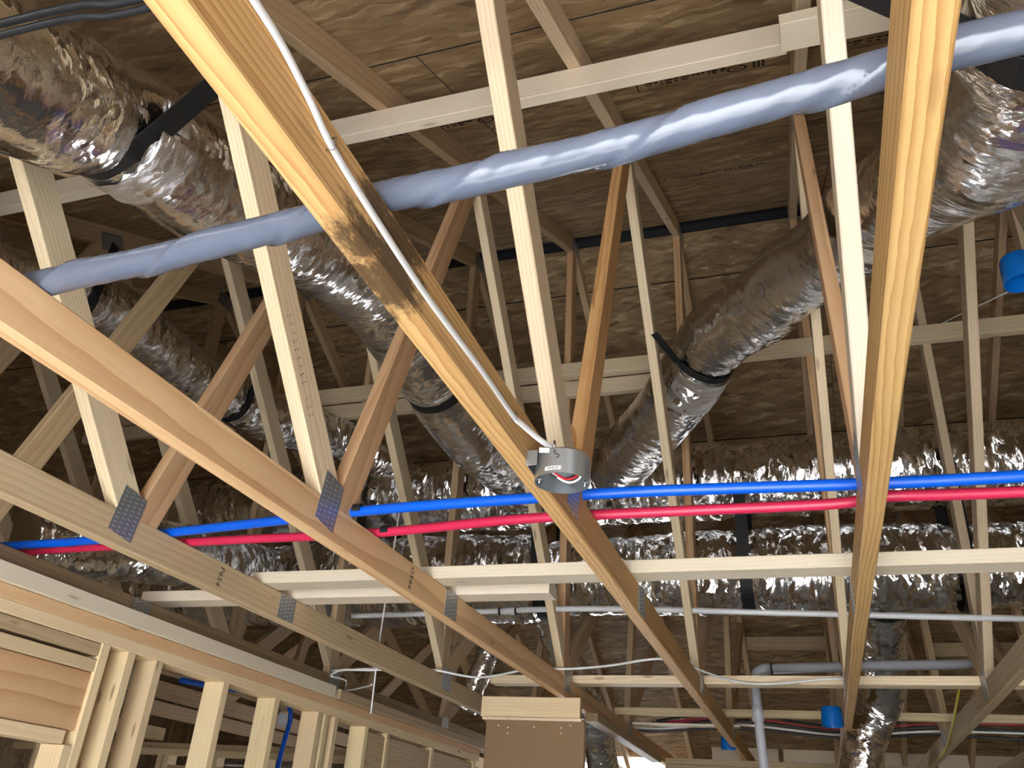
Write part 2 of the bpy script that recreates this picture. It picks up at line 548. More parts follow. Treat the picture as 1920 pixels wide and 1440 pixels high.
# front wall behind the camera: wide open door bay; side walls and gables; far wall under the eave
def shell(name, boxes, mat):
    root = empty(name)
    tag(root, kind='structure')
    for b_ in boxes:
        box_o('panel', *b_, mat, root)
    return root
shell('wall_front', [(-6.4, -1.2, -1.3, -1.2, 0, 2.46), (1.0, 4.4, -1.3, -1.2, 0, 2.46), (-1.2, 1.0, -1.3, -1.2, 2.2, 2.46)], OSB)
shell('wall_right', [(4.4, 4.5, -1.3, 8.9, 0, 2.46)], OSB)
shell('wall_outer_left', [(-6.5, -6.4, -1.3, 8.9, 0, 2.46)], OSB)
shell('wall_far', [(-6.4, -2.6, 8.8, 8.9, 0, 2.46), (-1.5, 4.4, 8.8, 8.9, 0, 2.46), (-2.6, -1.5, 8.8, 8.9, 0, 0.9), (-2.6, -1.5, 8.8, 8.9, 2.1, 2.46)], OSB)
def gable(name, x):
    vs_ = []
    for xx in (x, x + 0.05):
        vs_ += [(xx, -1.4, 2.46), (xx, 9.0, 2.46), (xx, YR, sheath(YR))]
    me = bpy.data.meshes.new(name)
    me.from_pydata(vs_, [], [(0, 1, 2), (5, 4, 3), (0, 3, 4, 1), (1, 4, 5, 2), (2, 5, 3, 0)])
    return tag(link(name, me, OSB), kind='structure')
gable('wall_gable_left', -6.45)
gable('wall_gable_right', 4.40)

# roof sheathing, sheet by sheet, on felt
roof = tag(empty('ceiling'), kind='structure')
cosA = 1 / math.sqrt(1 + SL * SL)
def sheet(x0, x1, ya, yb):
    """one OSB sheet lying on the rafters between ya and yb (horizontal run)"""
    a, b_ = V(((x0 + x1) / 2, ya, sheath(ya))), V(((x0 + x1) / 2, yb, sheath(yb)))
    x = V((1, 0, 0))
    y = (b_ - a).normalized()
    z = x.cross(y)
    if z.z < 0:
        z = -z
    l, w, t = x1 - x0, (b_ - a).length, 0.011
    key = ('sheet', round(l, 3), round(w, 3))
    if key not in _bars:
        me = bpy.data.meshes.new('sheet')
        vv = [(sx * l / 2, sy * w / 2, sz) for sz in (0, t) for sy in (-1, 1) for sx in (-1, 1)]
        me.from_pydata(vv, [], [(0, 2, 3, 1), (4, 5, 7, 6), (0, 1, 5, 4), (2, 6, 7, 3), (0, 4, 6, 2), (1, 3, 7, 5)])
        _bars[key] = me
    o = link('panel', _bars[key], OSB, roof)
    if len(_bars[key].materials) == 1:
        _bars[key].materials.append(FELT)      # edges coloured black so the seams read as shaded gaps
        for f_ in _bars[key].polygons:
            f_.material_index = 0 if f_.index < 2 else 1
    m = Matrix((x, y, x.cross(y))).transposed().to_4x4()
    if x.cross(y).z < 0:
        m = Matrix((-x, y, (-x).cross(y))).transposed().to_4x4()
    m.translation = (a + b_) / 2
    o.matrix_local = m
run = 1.2192 * cosA
near_seams = [3.772]
ys = 3.655
near_rows = []
y_hi = 3.772
y_lo = 1.472 + 2 * run
rows = [(y_lo + 0.003, 3.766)]
for k in range(2, -3, -1):
    rows.append((1.472 + (k - 1) * run + 0.0035, 1.472 + k * run - 0.0035))
far = [(3.862, 4.128 - 0.003)]
for k in range(0, 5):
    far.append((4.128 + k * run + 0.0035, 4.128 + (k + 1) * run - 0.0035))
for ri, (ya, yb) in enumerate(rows + far):
    x = -6.4 - (0.61 if ri % 2 else 1.83)
    while x < 4.4:
        xa, xb = max(x, -6.4), min(x + 2.4384, 4.4)
        spans = [(xa, xb)]
        if ya > 8.3:                     # lower far slope is still unsheathed over this stretch
            spans = [(xa, min(xb, -2.5)), (max(xa, -1.25), xb)]
        for xa, xb in spans:
            if xb - xa > 0.1:
                sheet(xa + 0.0015, xb - 0.0015, ya, yb)
        x += 2.4384
# black felt above the sheets and ridge vent
def felt(ya, yb, x0=-6.5, x1=4.5):
    vs_ = []
    for dz in (0.013, 0.02):
        for y_ in (ya, yb):
            for x_ in (x0, x1):
                vs_.append((x_, y_, sheath(y_) + dz / cosA))
    me = bpy.data.meshes.new('felt')
    me.from_pydata(vs_, [], [(0, 1, 3, 2), (4, 6, 7, 5), (0, 4, 5, 1), (2, 3, 7, 6), (0, 2, 6, 4), (1, 5, 7, 3)])
    return link('felt', me, FELT, roof)
felt(-1.75, YR - 0.02)
felt(YR + 0.02, 8.48)
felt(8.48, 9.4, -6.5, -2.5)
felt(8.48, 9.4, -1.25, 4.5)
box_o('ridge_vent', -6.4, 4.4, YR - 0.10, YR + 0.10, sheath(YR) + 0.012, sheath(YR) + 0.05, FELT, roof)

# ------------------------------------------------------------------ trusses
up_n = V((0, -SL, 1)).normalized()
def truss_parts():
    """(name, y0, z0, y1, z1, depth, thickness) in the plane of the truss"""
    o = 0.0445
    ny, nz = -SL * cosA, cosA
    P = [('bottom_chord', -1.35, (CB + CT) / 2, 8.97, (CB + CT) / 2, 0.089, 0.038)]
    P.append(('top_chord', -1.70, under(-1.70) + o / cosA, YR, under(YR) + o / cosA, 0.089, 0.038))
    P.append(('top_chord', YR, under(YR) + o / cosA, 9.32, under(9.32) + o / cosA, 0.089, 0.038))
    P.append(('web', 0.835, 3.492, 1.70, 2.556, 0.089, 0.0366))      # W1 rises towards the front
    P.append(('web', 2.318, 4.20, 1.743, 2.545, 0.089, 0.0360))      # W2
    P.append(('web', 2.375, 4.175, 3.925, 2.59, 0.089, 0.0354))      # W3
    P.append(('web', 3.79, 4.96, 3.905, 2.535, 0.089, 0.0362))       # king post
    P.append(('web', 3.93, 2.58, 5.75, 3.97, 0.089, 0.0350))         # W5
    P.append(('web', 5.41, 2.54, 5.77, 3.96, 0.089, 0.0358))
    P.append(('web', 5.44, 2.575, 6.78, 3.48, 0.089, 0.0364))
    return P
TP = truss_parts()
PLATES = [(1.675, 2.558, 0.088, 0.125, -8), (2.48, 2.517, 0.095, 0.080, 0), (3.925, 2.545, 0.11, 0.10, 0), (5.41, 2.53, 0.11, 0.085, 0),
          (2.33, 4.20, 0.13, 0.085, 26.7), (0.84, 3.50, 0.12, 0.085, 26.7), (YR, 4.955, 0.16, 0.085, 0), (5.76, 3.97, 0.12, 0.085, -26.7)]
def plate_mesh(dy, dz):
    key = ('plate', dy, dz)
    if key not in _bars:
        me = bpy.data.meshes.new('plate')
        t = 0.0007
        vv = [(sx * t, sy * dy / 2, sz * dz / 2) for sx in (-1, 1) for sy in (-1, 1) for sz in (-1, 1)]
        me.from_pydata(vv, [], [(0, 1, 3, 2), (4, 6, 7, 5), (0, 4, 5, 1), (2, 3, 7, 6), (0, 2, 6, 4), (1, 5, 7, 3)])
        _bars[key] = me
    return _bars[key]

def truss(x_left, label, mats):
    """x_left: left face of the bottom chord; mats: one material per member"""
    xc = x_left + 0.019
    root = tag(empty('roof_truss', (xc, 0, 0)), label, 'roof truss', 'roof trusses')
    for (nm, y0, z0, y1, z1, dep, th), mt in zip(TP, mats):
        bar(nm, (xc, y0, z0), (xc, y1, z1), th, dep, mt, root, (0, 0, 1) if abs(y1 - y0) > abs(z1 - z0) else (0, 1, 0))
    for sx in (-1, 1):
        for (py, pz, dy, dz, a) in PLATES:
            g = link('gusset_plate', plate_mesh(dy, dz), TOOTH, root)
            g.location = (sx * 0.0201, py, pz)
            g.rotation_euler = (math.radians(a), 0, 0)
    return root
#            chord   near    far     W1     W2      W3      king    W5     6      7
def mats(*m):
    return list(m)
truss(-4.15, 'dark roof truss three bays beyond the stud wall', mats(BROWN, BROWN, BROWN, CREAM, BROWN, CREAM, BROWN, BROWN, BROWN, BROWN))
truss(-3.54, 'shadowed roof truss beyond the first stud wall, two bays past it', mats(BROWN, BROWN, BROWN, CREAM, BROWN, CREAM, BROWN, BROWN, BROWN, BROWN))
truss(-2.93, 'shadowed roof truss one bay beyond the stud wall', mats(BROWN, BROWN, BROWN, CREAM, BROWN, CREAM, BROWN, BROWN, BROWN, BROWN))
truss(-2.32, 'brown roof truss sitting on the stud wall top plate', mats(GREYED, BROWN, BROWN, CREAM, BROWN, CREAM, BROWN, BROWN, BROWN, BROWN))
truss(-1.707, 'roof truss with stamped bottom chord beside the stud wall', mats(GREYED, BROWN, BROWN, CREAM, ORANGE, CREAM, BROWN, BROWN, BROWN, BROWN))
truss(-1.103, 'roof truss with broad wavy grained orange bottom chord', mats(ORANGE, BROWN, BROWN, CREAM, ORANGE, CREAM, ORANGE, BROWN, BROWN, BROWN))
truss(-0.492, 'roof truss carrying the white cable and round junction box', mats(YSTAIN, CREAM, BROWN, CREAM, YELLOW, CREAM, ORANGE, BROWN, BROWN, BROWN))
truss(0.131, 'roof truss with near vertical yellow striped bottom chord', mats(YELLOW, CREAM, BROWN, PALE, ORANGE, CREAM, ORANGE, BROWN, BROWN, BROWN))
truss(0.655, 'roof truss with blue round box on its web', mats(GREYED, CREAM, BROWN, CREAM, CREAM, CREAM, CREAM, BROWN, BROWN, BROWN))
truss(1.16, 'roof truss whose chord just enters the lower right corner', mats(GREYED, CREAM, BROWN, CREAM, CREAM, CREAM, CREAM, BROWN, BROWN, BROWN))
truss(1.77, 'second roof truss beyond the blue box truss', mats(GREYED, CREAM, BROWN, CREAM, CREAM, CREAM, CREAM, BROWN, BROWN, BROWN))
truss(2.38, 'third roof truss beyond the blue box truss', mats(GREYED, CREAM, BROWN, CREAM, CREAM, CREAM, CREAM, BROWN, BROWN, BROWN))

# ------------------------------------------------------------------ lateral braces
def brace(label, x0, x1, y0, y1, z0, z1, mat, rot=0.0):
    o = box_o('lateral_brace', x0, x1, y0, y1, z0, z1, mat)
    if rot:
        o.rotation_euler.z += rot
    return tag(o, label, 'brace', 'lateral braces')
brace('long pale brace nailed high under the rafters behind the wrapped pipe', -4.1, 0.10, 1.600, 1.638, 3.732, 3.815, PALE)
brace('short stamped pale brace lapped onto the high brace by the yellow chord', 0.085, 2.6, 1.500, 1.589, 3.686, 3.724, PALE)
brace('long cream brace lying flat on the bottom chords below the red pipe', -1.72, 1.9, 2.333, 2.422, 2.560, 2.598, PALE, 0.004)
brace('shorter cream brace ending beside the long flat brace', -2.32, -0.752, 2.512, 2.601, 2.560, 2.598, PALE, 0.004)
brace('flat brace lying past the king posts behind the white cable', -1.50, 1.9, 4.03, 4.119, 2.560, 2.598, CREAM, -0.03)
brace('farthest flat brace with the grey drain passing in front of it', -1.08, 2.4, 5.02, 5.058, 2.560, 2.600, GREYED, 0.0)
brace('upper pale brace nailed across the king posts under the ridge', -4.3, 2.6, 3.755, 3.793, 4.065, 4.152, CREAM, 0.0)
brace('lower pale brace nailed across the king posts, ends behind the foil duct', -4.3, -0.30, 3.762, 3.800, 3.955, 4.040, CREAM, 0.0)
brace('thin pale board laid across the far chords by the small blue box', -1.05, -0.42, 5.40, 5.48, 2.560, 2.572, PALE)
for i, (xa, xb, yy, zz, lab) in enumerate(((-0.42, 0.55, 6.50, 3.235, 'dim board nailed under the far slope above the grey drain'), (0.78, 1.9, 6.5, 3.19, 'dim board under the far slope beyond the dropping duct'),)):
    brace(lab, xa, xb, yy, yy + 0.038, zz, zz + 0.089, GREYED)

# ------------------------------------------------------------------ foil ducts
def frames(path, ref=(0, 0, 1)):
    out, prev, n = [], None, len(path)
    for i, p in enumerate(path):
        t = (path[min(i + 1, n - 1)] - path[max(i - 1, 0)]).normalized()
        r = V(ref) if prev is None else prev
        if prev is None and abs(r.dot(t)) > 0.95:
            r = V((0, 1, 0)) if abs(t.y) < 0.9 else V((1, 0, 0))
        u = (r - t * r.dot(t)).normalized()
        prev = u
        out.append((p, t, u, t.cross(u)))
    return out

def duct_radius(R, seed, amp, pinch=(), rib=1.0, taper=None):
    def f(i, s, th):
        c, d = math.cos(th), math.sin(th)
        a = noise.noise(V((s * 4.0, c * 0.9 + seed, d * 0.9)))
        b = noise.noise(V((s * 22.0 + seed, c * 1.5, d * 1.5 + 3)))
        e = noise.noise(V((s * 52.0, c * 3.2 + 7, d * 3.2 + seed)))
        g = noise.noise(V((s * 9.0 + 11, c * 3.0, d * 3.0 + seed)))
        r = R * (1 + amp * (0.9 * a + rib * (0.8 * (1 - 2 * abs(b)) * 0.6 + 0.35 * e) + 0.4 * g))
        for ps in pinch:
            r *= 1 - 0.09 * math.exp(-((s - ps) / 0.045) ** 2)
        if taper:
            r *= taper(s)
        return r
    return f

def duct(label, pts, R, mat, amp=0.035, pinch=(), seed=0.0, seg=56, step=0.012, rib=1.0, name='flexible_duct', group='foil ducts', taper=None):
    path = spline(pts, step)
    root = tag(empty(name, tuple(pts[0])), label, 'duct', group)
    me = tube_mesh('jacket', [p - V(pts[0]) for p in path], duct_radius(R, seed, amp, pinch, rib, taper), seg, True)
    link('jacket', me, mat, root)
    return root, path

def at_s(path, s):
    acc = 0.0
    fr = frames(path)
    for i in range(1, len(path)):
        acc += (path[i] - path[i - 1]).length
        if acc >= s:
            return fr[i]
    return fr[-1]

def strap(label, path, s, R, width, left_to, right_to, a0=-100, a1=-260):
    """hanger strap: under the duct and up both sides to the two given points"""
    p, t, u, w = at_s(path, s)
    pts = []
    if left_to is not None:
        pts.append(V(left_to))
    for k in range(0, 19):
        a = math.radians(a0 + (a1 - a0) * k / 18)
        pts.append(p + u * (R * math.cos(a)) + w * (R * math.sin(a)))
    if right_to is not None:
        pts.append(V(right_to))
    me = ribbon_mesh('hanger_strap', pts, width, t)
    return tag(link('hanger_strap', me, BLACK), label, 'strap', 'black hanger straps')

def tape_patch(path, R, s0, s1, th0, th1, mat, parent, seed=0.0):
    fr = frames(path)
    acc, idx = [0.0], []
    for i in range(1, len(path)):
        acc.append(acc[-1] + (path[i] - path[i - 1]).length)
    rows_ = [i for i, a in enumerate(acc) if s0 <= a <= s1]
    n = 26
    vs_, fs, uv = [], [], []
    for ri_, i in enumerate(rows_):
        p, t, u, w = fr[i]
        for k in range(n + 1):
            th = th0 + (th1 - th0) * k / n
            jag = 0.012 * noise.noise(V((th * 5, seed, 3))) if ri_ in (0, len(rows_) - 1) else 0.0
            r = R * (1.045 + 0.02 * noise.noise(V((acc[i] * 40, th * 6, seed))))
            vs_.append(p + t * jag + u * (r * math.cos(th)) + w * (r * math.sin(th)) - parent.location)
            uv.append((acc[i], th * R))
    m_ = n + 1
    for a in range(len(rows_) - 1):
        for k in range(n):
            fs.append((a * m_ + k, a * m_ + k + 1, (a + 1) * m_ + k + 1, (a + 1) * m_ + k))
    me = bpy.data.meshes.new('foil_tape')
    me.from_pydata([tuple(v) for v in vs_], [], fs)
    ul = me.uv_layers.new(name='UVMap')
    for l in me.loops:
        ul.data[l.index].uv = uv[l.vertex_index]
    me.polygons.foreach_set('use_smooth', [True] * len(me.polygons))
    o = link('foil_tape', me, mat, parent)
    md = o.modifiers.new('thickness', 'SOLIDIFY')
    md.thickness = 0.0015
    return o

# duct between the stamped truss and the wavy-grained truss, up to the trunk
d1, p1 = duct('large foil duct running between two trusses from the upper left to the trunk',
              [(-1.40, -0.3, 2.98), (-1.40, 0.35, 3.04), (-1.39, 0.77, 3.125), (-1.39, 1.033, 3.248), (-1.39, 1.38, 3.34), (-1.39, 1.82, 3.505), (-1.39, 2.17, 3.60), (-1.39, 2.5, 3.60), (-1.39, 2.73, 3.575), (-1.38, 3.08, 3.525), (-1.35, 3.4, 3.50), (-1.30, 3.95, 3.54)],
              0.146, FOILSOFT, 0.03, (1.31, 3.24), 1.7, 60, 0.012, 0.55)
strap('wide black strap under the large upper left duct', p1, 1.31, 0.136, 0.066, None, (-1.05, 1.04, 3.44), -100, -222)
strap('black strap under the large duct near its trunk end', p1, 3.24, 0.137, 0.045, (-1.545, 2.74, 3.72), (-1.23, 2.76, 3.74))
tape_patch(p1, 0.143, 1.335, 1.48, 1.9, 3.7, TAPE, d1, 2.0)
tape_patch(p1, 0.143, 1.35, 1.44, 1.35, 1.8, TAPE, d1, 5.0)

# duct in the bay beyond the stud wall truss
d2, p2 = duct('foil duct in the dark bay beyond the truss on the stud wall',
              [(-2.64, 1.2, 3.47), (-2.63, 1.7, 3.57), (-2.63, 2.14, 3.695), (-2.63, 2.39, 3.71), (-2.63, 2.81, 3.715), (-2.63, 3.147, 3.75), (-2.60, 3.35, 3.765), (-2.56, 3.6, 3.82), (-2.44, 3.85, 3.86), (-2.22, 4.0, 3.76), (-2.12, 4.06, 3.62)],
              0.122, FOIL, 0.045, (0.85, 1.9), 4.2, 48)
strap('black strap under the duct in the dark bay, nearer one', p2, 0.85, 0.120, 0.04, (-2.74, 2.05, 3.86), (-2.52, 2.05, 3.90))
strap('black strap under the duct in the dark bay, farther one', p2, 1.9, 0.120, 0.04, (-2.74, 3.1, 3.9), (-2.52, 3.1, 3.95))

# duct on the right, crossing two trusses down to the trunk
d3, p3 = duct('foil duct bending from the upper right through two trusses to the trunk',
              [(0.44, 0.3, 2.92), (0.45, 0.9, 2.98), (0.45, 1.309, 3.08), (0.442, 1.473, 3.17), (0.42, 1.687, 3.31), (0.33, 2.015, 3.49), (0.205, 2.42, 3.66), (0.055, 2.65, 3.715), (-0.05, 2.8, 3.72), (-0.222, 2.95, 3.71), (-0.40, 3.2, 3.62), (-0.53, 3.4, 3.59), (-0.69, 3.65, 3.585), (-0.85, 3.95, 3.58)],
              0.142, FOILSOFT, 0.032, (0.70, 3.13), 8.8, 60, 0.011, 0.5)
strap('black strap around the bend of the right hand foil duct', p3, 3.13, 0.136, 0.028, (-0.452, 2.80, 3.66), None)
strap('black strap holding the right foil duct beside the wrapped pipe', p3, 0.70, 0.136, 0.07, (0.15, 0.93, 3.06), (0.62, 1.0, 3.25))
tape_patch(p3, 0.139, 3.15, 3.33, 2.4, 4.3, TAPE, d3, 9.0)

# trunks along the ridge
def trunk(label, y, z, x0, x1, R, seed, pinch, taper=None, amp=0.05):
    root, path = duct(label, [(x0, y, z), ((x0 + x1) / 2, y, z + 0.0), (x1, y, z)], R, FOIL, amp, pinch, seed, 72, 0.0105, 1.25, 'trunk_duct', 'trunk ducts', taper)
    return root, path
t1, q1 = trunk('upper foil trunk duct crossing behind the king posts', 4.12, 3.575, -4.6, 3.2, 0.195, 2.3, (1.1, 2.4, 3.36, 4.36, 5.7))
t2, q2 = trunk('lower foil trunk duct sagging between black straps above the white pipe', 4.10, 3.085, -4.6, 3.2, 0.195, 6.1, (2.35, 3.36, 4.36, 5.28),
               lambda s: (1.16 if s < 3.36 else 1.0) + 0.05 * math.sin(s * 3.1))
for lab, s_ in (('black strap on the trunk ducts behind the stamped truss', 2.35), ('black strap on the trunk ducts left of the junction box', 3.36), ('black strap on the trunk ducts behind the cable truss', 4.36), ('black strap on the trunk ducts right of the yellow chord', 5.28)):
    xs = -4.6 + s_
    strap(lab, q2, s_, 0.215 if s_ < 4 else 0.198, 0.055, (xs, 4.33, 3.5), (xs, 3.885, 3.45))

# tee and small drop off the lower trunk
duct('small foil duct dropping from the lower trunk toward the far wall',
     [(0.36, 4.12, 3.02), (0.358, 4.19, 2.95), (0.356, 4.32, 2.87), (0.348, 4.46, 2.76), (0.345, 4.58, 2.68), (0.325, 4.66, 2.61), (0.28, 4.71, 2.53), (0.21, 4.74, 2.37), (0.16, 4.75, 2.1), (0.14, 4.75, 1.6)],
     0.094, FOIL, 0.06, (0.09,), 12.0, 40, 0.012, 1.2, taper=lambda s: 1.32 - 0.32 * min(1, s / 0.09))
pd = spline([(0.36, 4.12, 3.02), (0.358, 4.19, 2.95), (0.356, 4.32, 2.87)], 0.01)
strap('black collar strap at the top of the small dropping duct', pd, 0.11, 0.099, 0.02, None, None)
duct('short foil duct drop behind the stud wall corner', [(-1.66, 4.45, 3.0), (-1.70, 4.55, 2.85), (-1.74, 4.60, 2.74), (-1.79, 4.60, 2.62), (-1.83, 4.6, 2.5)], 0.062, FOIL, 0.06, (), 15.0, 36, 0.014, 1.2)
duct('foil duct dropping behind the brown board', [(-1.27, 4.32, 2.98), (-1.28, 4.6, 2.80), (-1.25, 4.9, 2.69), (-1.235, 5.2, 2.54), (-1.235, 5.5, 2.25)], 0.092, FOIL, 0.06, (), 18.0, 36, 0.014, 1.2)
duct('foil duct low in the dark left corner', [(-3.1, 2.6, 2.85), (-2.95, 3.0, 2.95), (-2.9, 3.5, 3.05), (-2.85, 4.0, 3.1)], 0.15, FOIL, 0.06, (0.5,), 21.0, 44, 0.014, 1.2)

# ------------------------------------------------------------------ pipes and cables
# wrapped refrigerant line resting on the bottom chords
def wrap_radius(i, s, th):
    ph = (th / (2 * math.pi) + s / 0.24) % 1.0
    lap = (ph / 0.03) if ph < 0.03 else 1.0 - (ph - 0.03) / 0.97
    fold = noise.noise(V((ph * 9.0, s * 7.0, 2.0))) + 0.6 * noise.noise(V((ph * 21.0, s * 16.0, 5.0)))
    return 0.0205 * (1 + 0.24 * lap ** 3 + 0.05 * fold)
wp = [(-1.95, 0.80, 2.583), (-1.72, 0.797, 2.583), (-1.10, 0.784, 2.583), (-0.834, 0.771, 2.582), (-0.607, 0.752, 2.584), (-0.469, 0.738, 2.586), (-0.262, 0.728, 2.584), (-0.077, 0.709, 2.582), (0.125, 0.684, 2.585), (0.261, 0.671, 2.584), (0.66, 0.65, 2.584), (1.2, 0.64, 2.584)]
tag(link('insulated_pipe', tube_mesh('insulated_pipe', spline(wp, 0.006), wrap_radius, 48), WRAP), 'grey spiral wrapped insulated pipe lying across the bottom chords', 'pipe')

bl = [(-3.3, 1.95, 2.573), (-2.365, 1.905, 2.573), (-2.0, 1.893, 2.573), (-1.434, 1.837, 2.574), (-1.0, 1.782, 2.573), (-0.602, 1.766, 2.573), (-0.324, 1.766, 2.574), (0.126, 1.792, 2.573), (0.447, 1.801, 2.573), (1.3, 1.80, 2.573), (2.3, 1.82, 2.573)]
rd = [(-3.3, 1.98, 2.573), (-2.356, 1.962, 2.573), (-2.026, 1.952, 2.573), (-1.504, 1.944, 2.572), (-1.085, 1.946, 2.573), (-0.643, 1.897, 2.573), (-0.286, 1.900, 2.574), (0.084, 1.902, 2.573), (0.19, 1.875, 2.574), (0.461, 1.887, 2.573), (1.3, 1.89, 2.573), (2.3, 1.90, 2.573)]
tag(tube('water_pipe', bl, 0.0130, BLUE, None, 16, 0.02), 'bright blue plastic water pipe lying across the bottom chords', 'pipe', 'plastic water pipes')
tag(tube('water_pipe', rd, 0.0125, RED, None, 16, 0.02), 'bright red plastic water pipe lying beside the blue one', 'pipe', 'plastic water pipes')
# black clips that hold the pipes against the chords
for (cx, cy, lab) in ((-1.045, 1.782, 'black clip on the blue pipe at the orange chord'), (-1.045, 1.945, 'black clip on the red pipe at the orange chord')):
    path_ = [V((cx + 0.0, cy + 0.016 * math.cos(a), 2.573 + 0.016 * math.sin(a))) for a in [math.radians(-20 + 220 * k / 14) for k in range(15)]]
    tag(link('pipe_clip', ribbon_mesh('pipe_clip', path_, 0.022, (1, 0, 0), 0.002), BLACK), lab, 'clip', 'pipe clips')

pv = [(-2.12, 3.72, 2.806), (-1.6, 3.715, 2.812), (-0.926, 3.70, 2.818), (-0.015, 3.70, 2.784), (0.8, 3.70, 2.752), (1.9, 3.70, 2.72)]
pvc = tag(empty('condensate_pipe', pv[0]), 'thin white plastic pipe running under the lower trunk duct', 'pipe')
link('pipe_run', tube_mesh('pipe_run', [p - V(pv[0]) for p in spline(pv, 0.04)], 0.0125, 16), PVC, pvc)
link('coupling', tube_mesh('coupling', [p - V(pv[0]) for p in spline([(-1.335, 3.709, 2.8145), (-1.27, 3.708, 2.8155)], 0.03)], 0.017, 18), PVC, pvc)
for xx in (-1.342, -1.262):
    link('black_ring', tube_mesh('black_ring', [p - V(pv[0]) for p in (V((xx - 0.004, 3.709, 2.8145)), V((xx + 0.004, 3.709, 2.8145)))], 0.0172, 18), BLACK, pvc)

# grey drain with an elbow
gp = (-0.218, 4.28, 2.672)
drain = tag(empty('drain_pipe', gp), 'grey plastic drain pipe with elbow dropping before the far brace', 'pipe')
g0 = V(gp)
def drain_part(name, pts, r, mat=None):
    link(name, tube_mesh(name, [V(p) - g0 for p in pts], r, 18), mat or GREYPVC, drain)
drain_part('pipe_run', [(-0.186, 4.28, 2.672), (0.24, 4.28, 2.686), (0.72, 4.28, 2.698)], 0.0225)
drain_part('elbow', [(-0.178, 4.28, 2.672), (-0.212, 4.28, 2.667), (-0.236, 4.28, 2.653), (-0.249, 4.28, 2.629), (-0.251, 4.28, 2.593)], 0.0275)
drain_part('down_pipe', [(-0.251, 4.28, 2.60), (-0.243, 4.28, 2.375), (-0.230, 4.28, 2.13), (-0.226, 4.28, 0.0)], 0.0215)
drain_part('coupling', [(-0.249, 4.28, 2.505), (-0.246, 4.28, 2.44)], 0.025)
drain_part('black_ring', [(-0.174, 4.28, 2.6725), (-0.166, 4.28, 2.6727)], 0.028, BLACK)

# white cable along the right face of the cable truss to the box
XF = -0.4535
cb_ = [(XF, -0.9, 2.545), (XF, 0.0, 2.552), (XF, 0.30, 2.556), (XF, 0.417, 2.556), (XF, 0.47, 2.553), (XF, 0.527, 2.540), (XF, 0.585, 2.523), (XF, 0.695, 2.513), (XF, 0.862, 2.507), (XF, 1.074, 2.514), (XF, 1.235, 2.514), (XF + 0.004, 1.268, 2.514), (-0.435, 1.33, 2.512), (-0.415, 1.375, 2.506)]
cbl = tag(empty('electrical_cable', cb_[0]), 'white electrical cable stapled along the chord into the junction box', 'cable')
link('sheath', tube_mesh('sheath', [p + V((0.0035, 0, 0)) - V(cb_[0]) for p in spline(cb_, 0.01)], 0.0068, 14, True, 0.45, None, (0, 0, 1)), WHITE, cbl)
for (sy, sz) in ((0.580, 2.524), (1.243, 2.514)):
    st = [V((XF - 0.002, sy, sz - 0.0085)), V((XF + 0.009, sy, sz - 0.0085)), V((XF + 0.009, sy, sz + 0.0085)), V((XF - 0.002, sy, sz + 0.0085))]
    link('staple', tube_mesh('staple', [p - V(cb_[0]) for p in st], 0.0011, 6), STEEL, cbl)

def cable(label, pts, r, mat, name='electrical_cable', group='loose cables'):
    return tag(tube(name, pts, r, mat, None, 8, 0.03), label, 'cable', group)
cable('white cable draped over the bottom chords behind the short brace', [(-2.25, 3.83, 2.566), (-1.9, 3.80, 2.575), (-1.682, 3.80, 2.566), (-1.474, 3.855, 2.545), (-1.171, 3.725, 2.562), (-1.03, 3.755, 2.566), (-0.824, 3.69, 2.568), (-0.597, 3.58, 2.575), (-0.45, 3.62, 2.568)], 0.0052, WHITE)
cable('white cable sagging between the cable truss and the yellow chord', [(-0.50, 3.62, 2.568), (-0.47, 3.685, 2.566), (-0.335, 3.97, 2.563), (-0.184, 4.02, 2.558), (0.075, 3.94, 2.567), (0.15, 3.95, 2.568)], 0.0052, WHITE)
cable('upper black cable at the top left corner', [(-2.6, 0.60, 3.03), (-1.184, 0.606, 3.008), (-0.916, 0.628, 3.004), (-0.4, 0.64, 3.02), (0.1, 0.66, 3.05)], 0.0075, RUBBER)
cable('lower black cable at the top left corner', [(-2.6, 0.61, 3.00), (-1.19, 0.612, 2.986), (-0.92, 0.634, 2.984), (-0.4, 0.645, 3.0), (0.1, 0.67, 3.03)], 0.0065, RUBBER)
cable('thin white string slanting across the upper right attic', [(0.55, 4.3, 4.28), (0.8, 4.2, 4.40), (1.25, 4.1, 4.55), (1.9, 4.0, 4.8)], 0.004, WHITE, 'string')
cable('thin white cable hanging beside the stamped truss', [(-1.72, 3.30, 3.2), (-1.725, 3.30, 2.9), (-1.73, 3.3, 2.6), (-1.735, 3.32, 2.3)], 0.0035, WHITE)
cable('yellow cable looping over the right hand chord', [(0.66, 4.55, 2.66), (0.645, 4.62, 2.60), (0.635, 4.8, 2.53), (0.64, 5.2, 2.47), (0.63, 5.5, 2.44)], 0.006, YCABLE)
cable('loose white cable looped on the wall nailer end', [(-2.07, 3.52, 2.49), (-1.98, 3.46, 2.50), (-1.86, 3.46, 2.50), (-1.76, 3.50, 2.51)], 0.005, WHITE)
cable('thin white cable curling behind the wall nailer end', [(-2.07, 3.53, 2.485), (-2.10, 3.72, 2.50), (-2.2, 3.92, 2.49), (-2.02, 3.80, 2.49), (-1.95, 3.7, 2.48)], 0.004, WHITE)
